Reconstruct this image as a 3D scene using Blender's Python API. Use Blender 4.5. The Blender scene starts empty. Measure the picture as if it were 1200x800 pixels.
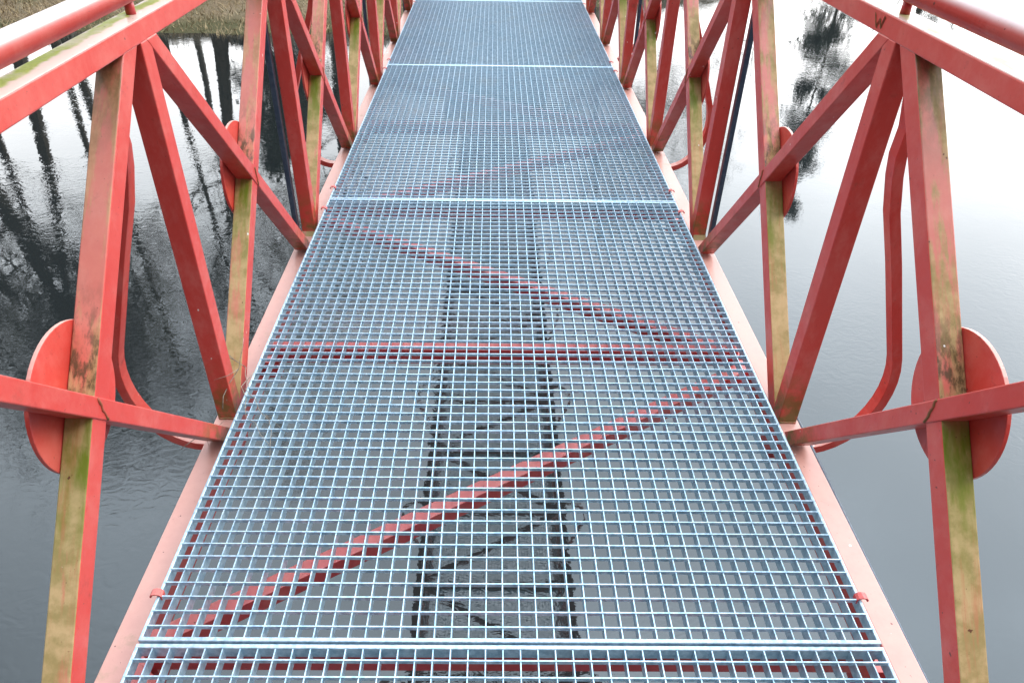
import bpy, bmesh, math, random
from mathutils import Vector, Matrix
R = math.radians
SC = bpy.context.scene
C = SC.collection
random.seed(7)

# ------------------------------------------------------------------ camera
pit, yaw, roll = .6197, .0117, .0152
cd = bpy.data.cameras.new('camera'); cam = bpy.data.objects.new('camera', cd); C.objects.link(cam)
F = Vector((math.sin(yaw)*math.cos(pit), math.cos(yaw)*math.cos(pit), -math.sin(pit)))
Rt = Vector((math.cos(yaw), -math.sin(yaw), 0)); Up = Rt.cross(F)
R2 = Rt*math.cos(roll) + Up*math.sin(roll); U2 = -Rt*math.sin(roll) + Up*math.cos(roll)
M = Matrix.Identity(4)
for i in range(3):
    M[i][0] = R2[i]; M[i][1] = U2[i]; M[i][2] = -F[i]
M[0][3], M[1][3], M[2][3] = -.0447, 0, 1.2961
cam.matrix_world = M
cd.sensor_width = 36; cd.lens = 864.87/1200*36; cd.shift_x = 16.46/1200
cd.clip_start = .02; cd.clip_end = 2000
SC.camera = cam

# ------------------------------------------------------------------ world, sun, exposure
SUN_EL, SUN_AZ = R(46), R(84)          # azimuth clockwise from +Y
w = bpy.data.worlds.new('World'); SC.world = w; w.use_nodes = True
nt = w.node_tree; nt.nodes.clear()
def N(t, tree=None, **k):
    n = (tree or nt).nodes.new(t)
    for a, b in k.items(): setattr(n, a, b)
    return n
out = N('ShaderNodeOutputWorld'); bg = N('ShaderNodeBackground')
bg.inputs['Strength'].default_value = .12
sky = N('ShaderNodeTexSky', sky_type='NISHITA', sun_disc=False)
sky.sun_elevation = SUN_EL; sky.sun_rotation = SUN_AZ; sky.dust_density = 4; sky.air_density = 1.2
tc = N('ShaderNodeTexCoord'); sep = N('ShaderNodeSeparateXYZ')
nt.links.new(tc.outputs['Generated'], sep.inputs[0])
def MR(sock, a, b, c, d, tree=None, smooth=True):
    tree = sock.id_data; n = N('ShaderNodeMapRange', tree)
    if smooth: n.interpolation_type = 'SMOOTHSTEP'
    for k, v in zip(('From Min', 'From Max', 'To Min', 'To Max'), (a, b, c, d)): n.inputs[k].default_value = v
    (tree or nt).links.new(sock, n.inputs['Value']); return n.outputs[0]
def MA(op, a, b, tree=None):
    t = next(v for v in (a, b) if hasattr(v, 'id_data')).id_data; n = N('ShaderNodeMath', t, operation=op)
    for i, v in enumerate((a, b)):
        if v is None: continue
        if isinstance(v, (int, float)): n.inputs[i].default_value = v
        else: t.links.new(v, n.inputs[i])
    return n.outputs[0]
# overcast, shaped to light the bridge: bright ahead and right, dark behind, zenith raised
elev = MA('ADD', MR(sep.outputs['Z'], .1, .6, 24, 18.5, smooth=False), MR(sep.outputs['Z'], .76, 1, 0, 20))
dirv = N('ShaderNodeVectorMath', operation='DOT_PRODUCT')
dirv.inputs[1].default_value = (.18, .98, .0); nt.links.new(tc.outputs['Generated'], dirv.inputs[0])
azf = MA('MAXIMUM', MR(dirv.outputs['Value'], -.1, .62, .02, 1.2), MR(sep.outputs['Z'], .45, .98, 0, .95))
azf = MA('MULTIPLY', azf, MA('ADD', MR(sep.outputs['X'], -.05, .5, .98, 1.65), MR(sep.outputs['X'], -.5, -.1, .2, 0)))
cn = N('ShaderNodeTexNoise'); cn.inputs['Scale'].default_value = 2.6; cn.inputs['Detail'].default_value = 5
nt.links.new(tc.outputs['Generated'], cn.inputs['Vector'])
cl = MR(cn.outputs['Fac'], .3, .7, .88, 1.12)
lum = MA('MULTIPLY', MA('MULTIPLY', elev, azf), cl)
cc = N('ShaderNodeMix', data_type='RGBA'); cc.inputs['A'].default_value = (.74, .875, 1.0, 1); cc.inputs['B'].default_value = (1, .985, .97, 1)
nt.links.new(MR(sep.outputs['Z'], .05, .8, 1, 0), cc.inputs['Factor'])
vs = N('ShaderNodeVectorMath', operation='SCALE'); nt.links.new(cc.outputs['Result'], vs.inputs[0]); nt.links.new(lum, vs.inputs['Scale'])
mx = N('ShaderNodeMix', data_type='RGBA'); mx.inputs['Factor'].default_value = .93
nt.links.new(sky.outputs[0], mx.inputs['A']); nt.links.new(vs.outputs[0], mx.inputs['B'])
nt.links.new(mx.outputs['Result'], bg.inputs['Color']); nt.links.new(bg.outputs[0], out.inputs[0])

sd = bpy.data.lights.new('sun', 'SUN'); so = bpy.data.objects.new('sun', sd); C.objects.link(so)
sd.energy = 1.5; sd.angle = R(26); sd.color = (1, .97, .93)
sv = Vector((math.sin(SUN_AZ)*math.cos(SUN_EL), math.cos(SUN_AZ)*math.cos(SUN_EL), math.sin(SUN_EL)))
so.rotation_euler = sv.to_track_quat('Z', 'Y').to_euler()
SC.view_settings.view_transform = 'Standard'; SC.view_settings.look = 'None'
SC.view_settings.gamma = 1; SC.view_settings.exposure = .3; SC.view_settings.use_curve_mapping = False

# ------------------------------------------------------------------ materials
def mat(name):
    m = bpy.data.materials.new(name); m.use_nodes = True; t = m.node_tree
    b = t.nodes['Principled BSDF']; return m, t, b
def noise(t, vec, scale, detail=4, rough=.55, dist=0):
    n = N('ShaderNodeTexNoise', t); n.inputs['Scale'].default_value = scale; n.inputs['Detail'].default_value = detail
    n.inputs['Roughness'].default_value = rough; n.inputs['Distortion'].default_value = dist
    if vec is not None: t.links.new(vec, n.inputs['Vector'])
    return n.outputs['Fac']
def mapping(t, vec, scale):
    n = N('ShaderNodeMapping', t); n.inputs['Scale'].default_value = scale; t.links.new(vec, n.inputs['Vector']); return n.outputs[0]
def mixc(t, fac, a, b, mode='MIX'):
    n = N('ShaderNodeMix', t, data_type='RGBA'); n.blend_type = mode
    for s, v in (('Factor', fac), ('A', a), ('B', b)):
        if isinstance(v, (int, float)): n.inputs[s].default_value = v
        elif isinstance(v, tuple): n.inputs[s].default_value = (*v, 1)
        else: t.links.new(v, n.inputs[s])
    return n.outputs['Result']
def bump(t, b, h, strength=.3, dist=.002):
    n = N('ShaderNodeBump', t); n.inputs['Strength'].default_value = strength; n.inputs['Distance'].default_value = dist
    t.links.new(h, n.inputs['Height']); t.links.new(n.outputs[0], b.inputs['Normal']); return n

def paint(name, coat=.25, ck=((.43, .185, .145), (.56, .285, .225)), fade=1.0, algae=0.0, moss_low=0.0, moss_stripe=0.0, base=(.54, .042, .028), gunge=0.0, up0=.35, up1=1.0):
    """chalky old red enamel. fade: chalking and painted sky sheen on faces turned up; algae: film on the faces turned up and back"""
    m, t, b = mat(name)
    geo = N('ShaderNodeNewGeometry', t); pos = geo.outputs['Position']
    sn = N('ShaderNodeSeparateXYZ', t); t.links.new(geo.outputs['Normal'], sn.inputs[0])
    sp = N('ShaderNodeSeparateXYZ', t); t.links.new(pos, sp.inputs[0])
    big = noise(t, pos, 3.2, 5); mid = noise(t, pos, 22, 6, .62); fine = noise(t, pos, 160, 3, .6)
    streak = noise(t, mapping(t, pos, (22, 22, 6)), 1.6, 5)
    col = mixc(t, MR(big, .35, .7, 0, .5, t), base, (base[0]*1.1, base[1]*2.0, base[2]*2.3))
    col = mixc(t, MR(streak, .52, .78, 0, .16, t), col, (.66, .20, .17))
    nz = sn.outputs['Z']
    col = mixc(t, MR(noise(t, mapping(t, pos, (9, 5, 5)), 1.4, 7, .7), .44, .66, 0, .55, t), col, (.60, .135, .105))
    col = mixc(t, MR(noise(t, mapping(t, pos, (40, 12, 12)), 1.5, 6, .75), .60, .72, 0, .55, t), col, (.30, .03, .022))
    up = MR(nz, up0, up1, 0, 1, t)
    chalk_sheen = mixc(t, mid, *ck)
    col = mixc(t, MA('MULTIPLY', up, fade), col, chalk_sheen)
    dirt = None
    if algae:
        f = MA('MULTIPLY', MR(nz, .3, .6, 0, 1, t), MR(nz, .8, .95, 1, 0, t))
        blot = MA('ADD', MR(noise(t, mapping(t, pos, (26, 4.5, 4.5)), 1.0, 6, .65), .32, .60, 0, .8, t),
                  MR(sp.outputs['Z'], .55, .25, -.32, .38, t))
        blot = MA('ADD', blot, MR(sp.outputs['X'], -.1, .1, 0, .25, t))
        tan = mixc(t, MR(mid, .36, .64, 0, 1, t), (.26, .205, .08), (.44, .31, .15))
        tan = mixc(t, MR(noise(t, mapping(t, pos, (70, 6, 6)), 1, 5, .7), .5, .7, 0, .5, t), tan, (.42, .13, .07))
        dirt = MA('MULTIPLY', MA('MULTIPLY', f, MR(blot, .15, .75, .12, 1, t)), algae)
        col = mixc(t, dirt, col, tan)
        # wet green patch just under every crossing, dark grime just above it
        g = MA('MULTIPLY', MR(sp.outputs['Z'], .16, .38, 0, 1, t), MR(sp.outputs['Z'], .40, .43, 1, 0, t))
        g = MA('MULTIPLY', MA('MULTIPLY', g, f), MR(noise(t, mapping(t, pos, (30, 8, 8)), 1, 5), .38, .62, .25, 1, t))
        col = mixc(t, g, col, (.12, .15, .012))
        g2 = MA('MULTIPLY', MR(sp.outputs['Z'], .43, .455, 0, 1, t), MR(sp.outputs['Z'], .47, .62, 1, 0, t))
        g2 = MA('MULTIPLY', MA('MULTIPLY', g2, f), MR(noise(t, mapping(t, pos, (60, 25, 25)), 1, 6, .7), .42, .62, 0, .95, t))
        col = mixc(t, g2, col, (.075, .05, .022))
        g3 = MA('MULTIPLY', MR(sp.outputs['Z'], .72, .92, 0, .85, t), f)
        g3 = MA('MULTIPLY', g3, MR(noise(t, mapping(t, pos, (30, 14, 14)), 1, 6, .7), .36, .6, .1, 1, t))
        col = mixc(t, g3, col, (.13, .09, .03))
    if moss_low:
        g = MA('MULTIPLY', MR(sp.outputs['Z'], .14, -.08, 0, 1, t), MR(mid, .38, .62, 0, 1, t))
        col = mixc(t, MA('MULTIPLY', g, moss_low), col, (.11, .10, .015))
        dk = MR(noise(t, pos, 9, 6, .7), .58, .72, 0, .5, t)
        col = mixc(t, MA('MULTIPLY', dk, MR(mid, .45, .62, 0, 1, t)), col, (.17, .05, .025))
    if moss_stripe:
        ax = MA('ABSOLUTE', sp.outputs['X'], None)
        d = MA('ADD', ax, MA('MULTIPLY', MA('SUBTRACT', noise(t, mapping(t, pos, (1, 9, 1)), 2, 6, .7), .5), .05))
        s = MA('MULTIPLY', MR(d, .776, .786, 0, 1, t), MR(d, .803, .815, 1, 0, t))
        s = MA('MULTIPLY', MA('MULTIPLY', s, MR(nz, .7, .9, 0, 1, t)), MR(noise(t, pos, 7, 5, .65), .30, .50, .5, 1, t))
        lf = MR(sp.outputs['X'], -.1, .1, 1, .55, t)
        moss = mixc(t, fine, (.17, .21, .010), (.42, .45, .05))
        dirt = MA('MULTIPLY', MA('MULTIPLY', s, moss_stripe), lf)
        col = mixc(t, dirt, col, moss)
    if gunge:
        dk = MA('MULTIPLY', MR(noise(t, pos, 6, 7, .72), .56, .70, 0, 1, t), MR(mid, .44, .60, .1, 1, t))
        col = mixc(t, MA('MULTIPLY', dk, gunge), col, (.24, .165, .085))
    # grime speckle, pale chips
    col = mixc(t, MR(fine, .66, .76, 0, .55, t), col, (.12, .035, .022))
    col = mixc(t, MR(noise(t, pos, 70, 2, .5), .735, .765, 0, .9, t), col, (.10, .03, .02))
    col = mixc(t, MR(noise(t, mapping(t, pos, (1, 1, .6)), 48, 1, .4), .80, .82, 0, .9, t), col, (.72, .70, .64))
    t.links.new(col, b.inputs['Base Color'])
    t.links.new(MR(mid, .3, .7, .36, .52, t), b.inputs['Roughness'])
    b.inputs['Specular IOR Level'].default_value = .45
    if dirt is not None:
        t.links.new(MR(dirt, 0, 1, coat, 0, t, False), b.inputs['Coat Weight']); t.links.new(MR(dirt, 0, 1, .45, .08, t, False), b.inputs['Specular IOR Level'])
    b.inputs['Coat Weight'].default_value = coat; b.inputs['Coat Roughness'].default_value = .22
    bump(t, b, MA('ADD', MA('MULTIPLY', mid, .7), MA('MULTIPLY', fine, .4)), .22, .0015)
    return m
RED = paint('red_paint', moss_low=.9)
RED_CLEAN = paint('red_paint_plain')
RED_P = paint('red_paint_algae', fade=.6, algae=.95, moss_low=.2)
RED_TOP = paint('red_paint_mossy_top', coat=.3, ck=((.52, .34, .28), (.68, .50, .43)), moss_stripe=1.0)  # paler top face: sky sheen painted in with the chalking
RED_PALE = paint('red_paint_chalked', fade=1.0, gunge=.55)
RED_TUBE = paint('red_paint_tube', coat=1.0, ck=((.66, .46, .41), (.84, .70, .65)), fade=1.0, up0=.15, up1=.85)  # near-white upper half: sky sheen painted into the chalk colour
RED_UNDER = paint('red_paint_shaded', fade=.25, base=(.48, .034, .034))  # darker copy of the red, under-deck shade put into its base colour

def grimy(name, c0, c1, rough=.6, sc=12, metal=0):
    m, t, b = mat(name); geo = N('ShaderNodeNewGeometry', t)
    n = noise(t, geo.outputs['Position'], sc, 6, .65)
    t.links.new(mixc(t, MR(n, .3, .7, 0, 1, t), c0, c1), b.inputs['Base Color'])
    b.inputs['Roughness'].default_value = rough; b.inputs['Metallic'].default_value = metal
    bump(t, b, n, .3, .004); return m
NAVY = grimy('navy_paint', (.018, .035, .06), (.05, .075, .105), .45, 60)
CONC = grimy('concrete', (.22, .21, .19), (.36, .34, .31), .9, 5)
BARK = grimy('bark', (.075, .056, .035), (.15, .115, .075), .9, 8)
BARK_FAR = grimy('bark_grey', (.10, .09, .075), (.18, .16, .135), .9, 8)
NEEDLE = grimy('ivy_leaf', (.018, .03, .012), (.045, .06, .025), .7, 5)
RUST = grimy('rusty_scale', (.10, .045, .018), (.24, .12, .04), .9, 60)
WELD = grimy('grimy_weld', (.12, .09, .02), (.36, .06, .035), .6, 45)
TWIG = grimy('dry_twig', (.12, .09, .06), (.32, .27, .21), .8, 90)

# galvanised steel
ZINC, t, b = mat('galvanised_steel')
geo = N('ShaderNodeNewGeometry', t); pos = geo.outputs['Position']
n1 = noise(t, pos, 90, 4, .6); n2 = noise(t, pos, 7, 4); n3 = noise(t, pos, 420, 2)
zc = mixc(t, MR(n1, .3, .7, 0, 1, t), (.30, .455, .56), (.55, .69, .77))
zc = mixc(t, MR(n2, .5, .75, 0, .35, t), zc, (.46, .52, .53))
zc = mixc(t, MR(n3, .70, .80, 0, .5, t), zc, (.75, .76, .74))
t.links.new(zc, b.inputs['Base Color']); b.inputs['Metallic'].default_value = .6
t.links.new(MR(n1, .3, .7, .32, .46, t), b.inputs['Roughness'])
bump(t, b, n1, .25, .001)

# water
WATER, t, b = mat('river_water')
geo = N('ShaderNodeNewGeometry', t); pos = geo.outputs['Position']
b.inputs['Base Color'].default_value = (.012, .014, .014, 1); b.inputs['Roughness'].default_value = .015
b.inputs['IOR'].default_value = 1.7
warp = noise(t, pos, .45, 3)
h1 = noise(t, pos, 1.3, 3, .5, 1.2)
h2 = noise(t, mapping(t, pos, (1, 1.4, 1)), 7.5, 2, .5, 1.5)
h3 = noise(t, mapping(t, pos, (1, 1.4, 1)), 42, 2, .5, .8)
amp = MR(warp, .40, .66, .15, 1, t)
hh = MA('ADD', MA('MULTIPLY', h1, .30), MA('MULTIPLY', MA('ADD', MA('MULTIPLY', h2, .34), MA('MULTIPLY', h3, .012)), amp))
bump(t, b, hh, 1.0, .0045)

# bank soil
SOIL, t, b = mat('bank_soil')
geo = N('ShaderNodeNewGeometry', t); pos = geo.outputs['Position']
a1 = noise(t, pos, 3, 6, .7); a2 = noise(t, pos, 26, 5, .7); a3 = noise(t, pos, .7, 4)
sc_ = mixc(t, MR(a2, .3, .7, 0, 1, t), (.09, .058, .03), (.32, .225, .13))
sc_ = mixc(t, MR(a1, .45, .65, 0, .7, t), sc_, (.16, .125, .07))
sc_ = mixc(t, MR(a3, .5, .7, 0, .5, t), sc_, (.09, .10, .03))
spz = N('ShaderNodeSeparateXYZ', t); t.links.new(pos, spz.inputs[0])
sc_ = mixc(t, MR(spz.outputs['Z'], -2.62, -2.5, 1, 0, t), sc_, (.075, .065, .022))
t.links.new(sc_, b.inputs['Base Color']); b.inputs['Roughness'].default_value = .95
bump(t, b, a2, .8, .05)
GRASS, t, b = mat('dry_grass')
geo = N('ShaderNodeNewGeometry', t); a2 = noise(t, geo.outputs['Position'], 9, 4, .7); a1 = noise(t, geo.outputs['Position'], 60, 2, .7)
gc = mixc(t, MR(a2, .35, .65, 0, 1, t), (.20, .135, .06), (.46, .34, .20)); gc = mixc(t, MR(a1, .5, .7, 0, .6, t), gc, (.22, .19, .08))
t.links.new(gc, b.inputs['Base Color']); b.inputs['Roughness'].default_value = .9
REED = grimy('pale_reed', (.38, .34, .24), (.62, .58, .48), .8, 14)

# ------------------------------------------------------------------ helpers
def tag(o, label=None, cat=None, group=None, kind=None):
    if label: o['label'] = label
    if cat: o['category'] = cat
    if group: o['group'] = group
    if kind: o['kind'] = kind
    return o
def empty(name, loc=(0, 0, 0), **k):
    o = bpy.data.objects.new(name, None); C.objects.link(o); o.location = loc; o.empty_display_size = .2
    return tag(o, **k)
class MB:
    def __init__(s): s.v = []; s.f = []; s.sm = False
    def hexa(s, p):
        n = len(s.v); s.v += [tuple(q) for q in p]
        s.f += [tuple(n+i for i in f) for f in ((0,3,2,1),(4,5,6,7),(0,1,5,4),(1,2,6,5),(2,3,7,6),(3,0,4,7))]; return s
    def box(s, x0, x1, y0, y1, z0, z1):
        return s.hexa([(x0,y0,z0),(x1,y0,z0),(x1,y1,z0),(x0,y1,z0),(x0,y0,z1),(x1,y0,z1),(x1,y1,z1),(x0,y1,z1)])
    def tube(s, pts, rad, n=10, caps=True):
        pts = [Vector(p) for p in pts]; rad = rad if isinstance(rad, list) else [rad]*len(pts)
        base = len(s.v); prev = None
        for i, p in enumerate(pts):
            d = (pts[min(i+1, len(pts)-1)] - pts[max(i-1, 0)]).normalized()
            if prev is None: a = d.orthogonal().normalized()
            else: a = (prev - d*prev.dot(d)).normalized()
            prev = a; bb = d.cross(a)
            for k in range(n):
                an = 2*math.pi*k/n; s.v.append(tuple(p + (a*math.cos(an)+bb*math.sin(an))*rad[i]))
        for i in range(len(pts)-1):
            for k in range(n):
                A = base+i*n+k; B = base+i*n+(k+1) % n; s.f.append((A, B, B+n, A+n))
        if caps:
            s.f.append(tuple(base+k for k in range(n))[::-1]); s.f.append(tuple(base+(len(pts)-1)*n+k for k in range(n)))
        return s
    def ribbon(s, prof, thick, y0, y1):
        """flat bar bent in the xz plane: centre line prof [(x,z)], width in y"""
        P = [Vector((x, 0, z)) for x, z in prof]; base = len(s.v)
        for i, p in enumerate(P):
            d = (P[min(i+1, len(P)-1)] - P[max(i-1, 0)]).normalized(); nn = Vector((d.z, 0, -d.x))*thick/2
            for q, y in ((p+nn, y0), (p+nn, y1), (p-nn, y1), (p-nn, y0)): s.v.append((q.x, y, q.z))
        for i in range(len(P)-1):
            for k in range(4):
                A = base+i*4+k; B = base+i*4+(k+1) % 4; s.f.append((A, B, B+4, A+4))
        e = base+(len(P)-1)*4
        s.f.append((base+3, base+2, base+1, base)); s.f.append((e, e+1, e+2, e+3)); return s
    def build(s, name, m, parent=None, bevel=0, smooth=False, seg=2):
        me = bpy.data.meshes.new(name); me.from_pydata(s.v, [], s.f); me.update()
        bm = bmesh.new(); bm.from_mesh(me); bmesh.ops.recalc_face_normals(bm, faces=bm.faces)
        bm.to_mesh(me); bm.free()
        me.materials.append(m)
        if smooth:
            for p in me.polygons: p.use_smooth = True
        o = bpy.data.objects.new(name, me); C.objects.link(o); o.parent = parent
        if bevel:
            md = o.modifiers.new('b', 'BEVEL'); md.width = bevel; md.segments = seg; md.limit_method = 'ANGLE'; md.angle_limit = R(40)
            md.harden_normals = False
        return o
def inst(o, parent, loc=None):
    c = o.copy(); C.objects.link(c); c.parent = parent
    if loc: c.location = loc
    return c

# ------------------------------------------------------------------ setting: water, bank
ZW = -2.7
MB().box(-160, 160, -60, 130, ZW-.02, ZW).build('river_water', WATER)
tag(bpy.data.objects['river_water'], kind='structure')
def shore(x):
    s = 17.15 if x < -2 else 17.15 + (x+2)*.72 if x < 3 else 20.75 + (x-3)*.62
    if x > 25: s = 34.4
    return s + .16*math.sin(x*1.3) + .1*math.sin(x*3.7+1)
def ground_z(x, y):
    d = y - shore(x)
    if d < 0: return max(ZW-1.6, ZW + d*.5)
    return ZW + (d*.16 if d < 2.6 else .416 + (d-2.6)*.36 if d < 6 else 1.64 + (d-6)*.02) + .05*math.sin(x*2.1+y)*min(d, 1) + .04*math.sin(y*3.3-x*1.7)*min(d, 1)
bm_ = MB(); xs = [-160+i*6 for i in range(20)] + [-40+i*.5 for i in range(160)] + [40+i*6 for i in range(21)]
ys = [-60+i*6 for i in range(12)] + [12+i*.4 for i in range(70)] + [40+i*5 for i in range(19)]
for y in ys:
    for x in xs: bm_.v.append((x, y, ground_z(x, y)))
nx = len(xs)
for j in range(len(ys)-1):
    for i in range(nx-1): a = j*nx+i; bm_.f.append((a, a+1, a+1+nx, a+nx))
tag(bm_.build('terrain', SOIL, smooth=True), kind='structure')

rg = random.Random(3)
def blades(n, x0, x1, d0, d1, h0, h1, wd, lean):
    mb = MB()
    for _ in range(n):
        x = rg.uniform(x0, x1); y = shore(x) + rg.uniform(d0, d1); z = ground_z(x, y)
        a = rg.uniform(0, 6.283); h = rg.uniform(h0, h1); l = rg.uniform(.2, 1)*lean*h; la = rg.uniform(0, 6.283)
        dx, dy = math.cos(a)*wd*rg.uniform(.5, 1.3), math.sin(a)*wd
        k = len(mb.v)
        mb.v += [(x-dx, y-dy, z-.01), (x+dx, y+dy, z-.01), (x+l*math.cos(la)+dx*.3, y+l*math.sin(la), z+h)]
        mb.f.append((k, k+1, k+2))
    return mb
tag(blades(26000, -16, 8, .05, 6, .04, .14, .012, 1.6).build('dry_grass', GRASS), 'short dry winter grass and leaf litter covering the far river bank', 'grass', kind='stuff')
tag(blades(9000, -16, 8, 2.4, 6.2, .10, .34, .016, .8).build('pale_reeds', REED), 'pale dead reed stems along the top of the far river bank', 'reeds', kind='stuff')

# ------------------------------------------------------------------ far bank trees
def tree_mesh(seed, H, r0, lean=(0, 0), levels=4, start=.28, nlimb=16, leafy=0, spread=.42, dens=1.0):
    rr = random.Random(seed); trunk = MB(); crown = MB(); leaves = MB()
    pts = []; p = Vector((0, 0, -.3)); d = Vector((lean[0], lean[1], 1)).normalized()
    nseg = 14
    for i in range(nseg+1):
        pts.append(p.copy()); d = (d + Vector((rr.uniform(-.05, .05), rr.uniform(-.05, .05), .02))).normalized(); p = p + d*H/nseg
    rads = [r0*(1-.93*(i/nseg)**.9) for i in range(nseg+1)]; rads[0] *= 1.3
    trunk.tube(pts, rads, 8)
    def grow(p, d, L, r, lv):
        n = 4; q = p.copy(); P = [q.copy()]; dd = d.copy()
        for i in range(n):
            dd = (dd + Vector((rr.uniform(-.2, .2), rr.uniform(-.2, .2), rr.uniform(-.06, .18)))).normalized(); q = q + dd*L/n; P.append(q.copy())
        (trunk if lv == 0 else crown).tube(P, [r*(1-.8*i/n) for i in range(n+1)], 5 if lv == 0 else 3, caps=False)
        if leafy and lv >= 1:
            for _ in range(leafy):
                c = P[rr.randrange(1, n+1)] + Vector((rr.gauss(0, .13), rr.gauss(0, .13), rr.gauss(0, .13)))
                s = rr.uniform(.04, .10); u = Vector((rr.gauss(0, 1), rr.gauss(0, 1), rr.gauss(0, 1))).normalized(); v = u.orthogonal().normalized()
                k = len(leaves.v); leaves.v += [tuple(c+u*s), tuple(c+v*s*.6), tuple(c-u*s), tuple(c-v*s*.6)]; leaves.f.append((k, k+1, k+2, k+3))
        if lv < levels-1:
            for _ in range(int((6, 6, 5, 3)[lv]*dens+.5)):
                i = rr.randrange(1, n+1); a = rr.uniform(0, 6.283); o = dd.orthogonal().normalized(); o2 = dd.cross(o)
                nd = (dd*rr.uniform(.5, 1.0) + (o*math.cos(a)+o2*math.sin(a))*rr.uniform(.5, 1.0)).normalized()
                grow(P[i], nd, L*rr.uniform(.38, .62), max(r*.42, .004), lv+1)
    for i in range(nlimb):
        f = start + (1-start)*(i/nlimb)**.9*.97; k = min(int(f*nseg), nseg-1); fr = f*nseg-k
        pp = pts[k].lerp(pts[k+1], fr); a = rr.uniform(0, 6.283)
        dv = Vector((math.cos(a), math.sin(a), rr.uniform(.25, 1.1))).normalized()
        grow(pp, dv, H*spread*(1-.62*f)*rr.uniform(.7, 1.15), rads[k]*.42+.008, 0)
    return trunk, crown, leaves
def make_tree(name, pos, label, group, args, bark=BARK, rot=0):
    x, y = pos
    t = empty(name, (x, y, ground_z(x, y)), label=label, cat='tree', group=group); t.rotation_euler.z = rot
    tr, cr, lv = tree_mesh(**args)
    tr.build('trunk', bark, t); c = cr.build('crown', bark, t)
    if lv.f: lv.build('foliage', NEEDLE, t)
    return t
G = 'bare winter trees on the far bank'
make_tree('bare_tree', (-11.5, 20.9), 'thin straight bare tree on the left bank mirrored beside the nearest mossy strut', G, dict(seed=1, H=14.5, r0=.17, lean=(.05, 0), nlimb=16, start=.5, dens=.8))
make_tree('bare_tree', (-9.0, 21.0), 'slender bare tree with forked twigs on the far bank mirrored between strut and pillar', G, dict(dens=1.0, seed=2, H=15, r0=.10, lean=(.02, -.04), nlimb=24, start=.25))
make_tree('bare_tree', (-7.35, 20.9), 'dark upright bare trunk nearest the water edge of the far bank', G, dict(dens=1.0, seed=3, H=11.8, r0=.22, lean=(-.07, -.02), nlimb=22, start=.3))
make_tree('ivy_clad_tree', (-6.0, 21.4), 'dark ivy covered tree behind the upright bare trunk', 'evergreen clad trees', dict(seed=4, H=3.6, r0=.14, nlimb=22, start=.08, leafy=3, spread=.36))
make_tree('bare_tree', (-16.0, 21.2), 'thick leaning bare tree mirrored at the far left edge of the water', G, dict(dens=1.0, seed=5, H=15.2, r0=.42, lean=(.08, -.06), nlimb=28, start=.36, spread=.4))
make_tree('bare_tree', (-18.2, 21.6), 'broad many branched bare tree farthest left on the bank', G, dict(dens=1.0, seed=6, H=15.6, r0=.34, lean=(.06, -.05), nlimb=28, start=.36, spread=.4))
make_tree('bare_tree', (-14.2, 23.0), 'tall twiggy bare tree standing back from the left bank', G, dict(dens=1.0, seed=7, H=15, r0=.24, lean=(0, -.05), nlimb=26, start=.42))
make_tree('bare_tree', (-15.4, 22.4), 'densely twigged bare tree between the two thick leaning ones', G, dict(seed=21, H=13.8, r0=.18, dens=1.1, nlimb=30, start=.3, spread=.36))
make_tree('bare_tree', (-12.6, 22.2), 'young bare tree with feathery top on the left bank', G, dict(seed=22, H=12.5, r0=.13, dens=1.1, nlimb=28, start=.4, spread=.34))
make_tree('bare_tree', (-4.6, 22.4), 'tall bare tree behind the bridge landing', G, dict(dens=1.0, seed=8, H=10, r0=.2, nlimb=24, start=.3))
make_tree('bare_tree', (-9.4, 24.5), 'bushy bare tree behind the slender forked one', G, dict(dens=1.0, seed=12, H=12.5, r0=.12, nlimb=26, start=.3), BARK_FAR)
make_tree('bare_tree', (6.3, 28.2), 'grey bare tree on the right bank nearest the bridge', G, dict(seed=9, H=8, r0=.2, nlimb=22, start=.2), BARK_FAR)
make_tree('bare_tree', (3.6, 27.0), 'small bare tree seen mirrored between the right hand pillars', G, dict(seed=10, H=9.5, r0=.16, nlimb=20, start=.2))
make_tree('bare_tree', (8.8, 28.6), 'thin bare tree beside the tall dark evergreen on the right', G, dict(seed=13, H=6.5, r0=.07, nlimb=18, start=.2))
make_tree('ivy_clad_tree', (12.4, 28.8), 'tall narrow dark evergreen mirrored in the bright water at right', 'evergreen clad trees', dict(seed=11, H=10, r0=.07, nlimb=46, start=.06, leafy=8, spread=.14, levels=3))
make_tree('ivy_clad_tree', (17.8, 33.0), 'short dark evergreen farthest right on the bank', 'evergreen clad trees', dict(seed=14, H=6, r0=.2, nlimb=26, start=.06, leafy=3, spread=.3, levels=3))

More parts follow.
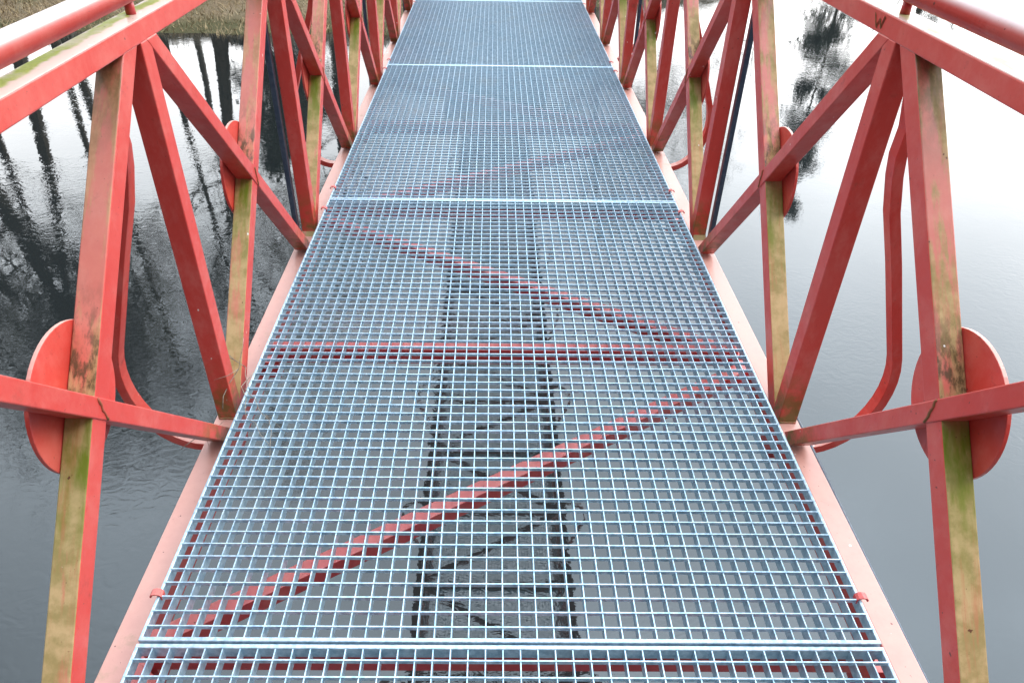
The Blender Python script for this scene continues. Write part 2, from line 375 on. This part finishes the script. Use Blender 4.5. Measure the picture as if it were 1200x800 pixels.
# ------------------------------------------------------------------ the footbridge
XI = {-1: .753, 1: .765}           # inner face of each truss
ZT = {-1: .955, 1: .974}           # top of top chord
DEP = .056
S = 1.065; Y0 = -3*S + .532        # node k at Y0+k*S ; nodes 3 and 4 are the near two in view
Y_END = 19.6; NB = 22
bridge = empty('footbridge', (0, 0, 0), label='red painted steel truss footbridge with mossy handrails crossing the dark river', cat='bridge')
def ny(k): return Y0 + k*S
CT, CB = -.088, -.19                # bottom chord top / bottom
for s in (-1, 1):
    xi = XI[s]; xo = xi + DEP; zt = ZT[s]; zu = zt-.043
    def sx(a, b): return (s*a, s*b) if s > 0 else (s*b, s*a)
    x0, x1 = sx(xi, xo+.004)
    MB().box(x0, x1, Y0-.1, Y_END, zu, zt).build('top_chord', RED_TOP, bridge, .003)
    x0, x1 = sx(xi+.002, xo+.004)
    MB().box(x0, x1, Y0-.1, Y_END, CB, CT).build('bottom_chord', RED_PALE, bridge, .003)
    # handrail tube on stubs
    xc = s*(xi+.032)
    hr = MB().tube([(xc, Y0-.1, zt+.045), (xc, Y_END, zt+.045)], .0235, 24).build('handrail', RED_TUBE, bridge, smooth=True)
    for k in range(NB):
        y = ny(k)+.02
        if y > Y_END: break
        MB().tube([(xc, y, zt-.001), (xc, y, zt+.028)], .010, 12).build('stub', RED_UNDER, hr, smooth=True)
    for k in range(NB):
        yn = ny(k)
        if yn > Y_END-.3: break
        # vertical post
        off = .0 if k % 2 == 0 else .02
        yb = yn - .04 + off + (.025 if k == 5 else 0)
        x0, x1 = sx(xi+.0, xi+.052)
        MB().box(x0, x1, yb, yb+.05, CT-.004, zu+.002).build('post', RED, bridge, .0025)
        # rising diagonal P: node k bottom -> node k+1 top ; falling diagonal D: node k top -> node k+1 bottom
        if yn + S < Y_END:
            x0, x1 = sx(xi+.002, xi+.053)
            yb0, yt0 = yn+.022, yn+S-.085            # lower / upper centre
            z0, z1 = CT-.002, zu+.002
            dh = .034                                # half width measured along y
            MB().hexa([(x0,yb0-dh,z0),(x1,yb0-dh,z0),(x1,yb0+dh,z0),(x0,yb0+dh,z0),(x0,yt0-dh,z1),(x1,yt0-dh,z1),(x1,yt0+dh,z1),(x0,yt0+dh,z1)]).build('rising_diagonal', RED_P, bridge, .0025)
            x0, x1 = sx(xi-.001, xi+.050)
            yt1, yb1 = yn+.045-.03, yn+S-.085-.03
            dh = .027
            MB().hexa([(x0,yb1-dh,z0+.012),(x1,yb1-dh,z0+.012),(x1,yb1+dh,z0+.012),(x0,yb1+dh,z0+.012),(x0,yt1-dh,z1),(x1,yt1-dh,z1),(x1,yt1+dh,z1),(x0,yt1+dh,z1)]).build('falling_diagonal', RED, bridge, .0025)
            # weld bead across each crossing and lumpy beads round the feet
            if yn > -.6:
                sP = (yt0-yb0)/(z1-z0); sD = (yb1-yt1)/(z1-z0-.012)
                def cross(op, od):      # intersection of P centre+op and D centre+od (in y)
                    z = ((yt1+od) - sD*0 + sD*z1 - (yb0+op) + sP*z0)/(sP+sD); return (yb0+op+sP*(z-z0), z)
                a_, c_ = cross(-.030, .024), cross(.030, -.024)
                nb = 9; fx = s*(xi-.0012); rb = random.Random(k*7+s)
                pts = [(fx, a_[0]+(c_[0]-a_[0])*i/nb+rb.gauss(0, .0008), a_[1]+(c_[1]-a_[1])*i/nb+rb.gauss(0, .0008)) for i in range(nb+1)]
                MB().tube(pts, [.0022+rb.uniform(0, .0012) for _ in pts], 6).build('weld_bead', WELD, bridge, smooth=True)
                for px_, q in ((yb, 1), (yb+.05, -1)):
                    pts = [(s*(xi+.004+.044*i/8), px_-q*.001, CT+.002+rb.uniform(-.001, .001)) for i in range(9)]
                    MB().tube(pts, [.003+rb.uniform(0, .0015) for _ in pts], 6).build('weld_bead', WELD, bridge, smooth=True)
            # round gusset behind the crossing
            yc = yn + .518; zc = .415
            MB().tube([(s*(xi+.054), yc, zc), (s*(xi+.062), yc, zc)], .142, 56).build('gusset_disc', RED_CLEAN, bridge, .0012)
        if k % 2 == 0:                               # bowed outrigger strap
            pr = [(.812+.03, .93), (.866, .80), (.876, .74), (.874, .68), (.882, .63), (.905, .54), (.955, .40), (1.005, .25)]
            cx, cz, rx, rz = .875, .02, .188, .245
            for i in range(13):
                a = R(22) - R(112)*i/12
                pr.append((cx+rx*math.cos(a)+.002, cz+rz*math.sin(a)))
            pr.append((.822, -.225)); pr.append((.79, -.222))
            MB().ribbon([(s*x, z) for x, z in pr], .026, yn-.012, yn+.026).build('bowed_outrigger', RED_CLEAN, bridge, .0015)
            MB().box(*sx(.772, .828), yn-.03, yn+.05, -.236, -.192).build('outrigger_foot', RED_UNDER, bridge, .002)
        else:
            x0, x1 = sx(xi+.062, xi+.080)
            MB().box(x0, x1, yn-.012, yn+.014, -.17, zu+.02).build('navy_strap', NAVY, bridge, .0015)
# dark conduit clipped along the outside of the right hand bottom chord
MB().tube([(.838, Y0-.1, -.115), (.838, 1.0, -.115), (.836, 1.62, -.105)], .006, 8).build('conduit', NAVY, bridge, smooth=True)
# cross beams and flat bracing under the deck
SEAM0 = .812
cb = [SEAM0-4 + .0 + i*1.005 for i in range(24)]
cb = [y for y in cb if y < Y_END]
for i, y in enumerate(cb):
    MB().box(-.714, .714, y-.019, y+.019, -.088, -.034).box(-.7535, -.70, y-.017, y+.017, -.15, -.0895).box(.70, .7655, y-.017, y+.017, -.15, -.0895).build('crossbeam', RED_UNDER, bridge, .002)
# bracing zig-zag (right, near) between successive crossbeams
for i in range(len(cb)-1):
    ya, yb = cb[i]+.03, cb[i+1]-.03
    a, b_ = ((-.74, ya), (.745, yb)) if i % 2 == 0 else ((.74, ya), (-.745, yb))
    w_ = .021; d = Vector((b_[0]-a[0], b_[1]-a[1], 0)).normalized(); n_ = Vector((-d.y, d.x, 0))*w_
    A = Vector((a[0], a[1], 0)); B = Vector((b_[0], b_[1], 0)); zl, zh = -.118, -.072
    P = [A-n_, B-n_, B+n_, A+n_]
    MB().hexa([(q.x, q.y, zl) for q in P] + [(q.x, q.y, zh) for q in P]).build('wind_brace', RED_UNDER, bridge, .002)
# scratched mark on the right top chord
sc0 = [(-.03, .012), (-.022, -.012), (-.012, .004), (-.002, -.014), (.016, .010)]
mb = MB()
for q in range(2):
    mb.tube([(.765-.0008, 1.655+u+q*.004, .953+v+q*.002) for u, v in sc0], .0007, 5)
mb.build('scratch', RUST, bridge)

# ------------------------------------------------------------------ grating panels
PW = .717; PL = 2.0; P = .0333
frame = MB()
g = .0008
for y0, y1 in ((g, g+.009), (PL-g-.009, PL-g)): frame.box(-PW, PW, y0, y1, -.03, 0)
for x0, x1 in ((-PW, -PW+.006), (PW-.006, PW)): frame.box(x0, x1, g+.007, PL-g-.007, -.03, -.0004)
bars = MB(); ncol = 43; pc = 2*PW/ncol
for i in range(1, ncol):
    x = -PW + i*pc; bars.box(x-.0011, x+.0011, g+.007, PL-g-.007, -.03, -.0016)
nrow = 60; pr_ = PL/nrow
for j in range(1, nrow):
    y = j*pr_; a0, a1 = -PW+.003, PW-.003
    bars.hexa([(a0,y-.0023,-.0078),(a1,y-.0023,-.0078),(a1,y+.0023,-.0078),(a0,y+.0023,-.0078),(a0,y-.0013,.0004),(a1,y-.0013,.0004),(a1,y+.0013,.0004),(a0,y+.0013,.0004)])
names = []
y = SEAM0-4; k = 0
labs = ['galvanised grating panel behind the camera at the start of the walkway', 'second galvanised grating panel from the start of the walkway, at the bottom edge',
        'nearest full galvanised grating panel between the two bottom crossbeams', 'galvanised grating panel in the middle of the walkway, second full one from the near edge',
        'galvanised grating panel third full one from the near edge', 'galvanised grating panel fourth full one, at the top edge of the picture',
        'galvanised grating panel fifth full one along the walkway', 'galvanised grating panel sixth full one along the walkway',
        'galvanised grating panel seventh full one along the walkway', 'galvanised grating panel eighth full one over the bank edge', 'galvanised grating panel ninth full one over the bank', 'last galvanised grating panel at the bridge landing']
fr0 = br0 = cl0 = None
while y < Y_END-1.5:
    p = empty('grating_panel', (0, y, 0), label=labs[k], cat='grating', group='grating panels of the walkway')
    if fr0 is None:
        fr0 = frame.build('frame', ZINC, p, .0012, seg=1); br0 = bars.build('mesh_bars', ZINC, p)
        m_ = MB(); m_.ribbon([(-.013, -.012), (-.013, .001), (-.009, .0055), (0, .0075), (.009, .0055), (.013, .001), (.013, -.004)], .0035, -.0085, .0085)
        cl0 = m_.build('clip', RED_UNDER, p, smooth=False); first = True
    else:
        inst(fr0, p); inst(br0, p); first = False
    q = 0
    for sgn in (-1, 1):
        for yy in (.105, PL-.095):
            if first and q == 0: c = cl0
            else: c = inst(cl0, p)
            c.location = (sgn*(PW+.002), yy, .0); c.scale = (sgn*.82, .9, .85); q += 1
    y += 2.004; k += 1

# ------------------------------------------------------------------ landing
MB().box(-1.3, 1.35, Y_END-.55, Y_END+1.2, -3.2, -.20).build('abutment', CONC, None, .01)
tag(bpy.data.objects['abutment'], 'grey concrete block carrying the far end of the red footbridge', 'abutment')

# ------------------------------------------------------------------ dry twigs caught at the left railing foot
rt = random.Random(21)
def twig(pts, r, label):
    P_ = [Vector(p) for p in pts]; Q = []
    for i in range(len(P_)-1):
        for f in (0, .33, .66): Q.append(P_[i].lerp(P_[i+1], f) + Vector((rt.gauss(0, .003), rt.gauss(0, .003), rt.gauss(0, .003))))
    Q.append(P_[-1]); m = MB().tube(Q, [r*(1-.6*i/len(Q)) for i in range(len(Q))], 5)
    j = Q[len(Q)//2]; m.tube([j, j+Vector((rt.uniform(-.04, .04), rt.uniform(-.05, .02), .01)), j+Vector((rt.uniform(-.06, .06), -.05, .0))], [r*.6, r*.5, r*.2], 4)
    tag(m.build('twig', TWIG, None, smooth=True), label, 'twig', 'dry twigs caught at the railing')
twig([(-.86, 1.72, .02), (-.80, 1.66, .09), (-.73, 1.63, .035), (-.70, 1.56, .02)], .0016, 'pale twig bent over the left grating edge behind the second pillar')
twig([(-.70, 1.62, .03), (-.715, 1.54, .035), (-.68, 1.46, .006), (-.60, 1.36, .004)], .0013, 'thin twig lying across the left edge cells of the grating')
twig([(-.77, 1.52, -.02), (-.735, 1.60, .06), (-.725, 1.66, .12)], .0016, 'short twig standing upright at the left railing foot')
twig([(-.72, 1.58, .01), (-.66, 1.50, .006), (-.61, 1.42, .004), (-.585, 1.31, .004)], .0011, 'longest thin twig trailing towards the near end of the grating')
twig([(-.86, 1.42, -.07), (-.80, 1.46, -.05), (-.77, 1.52, -.06)], .0011, 'small pale twig poking out over the water below the left rail')
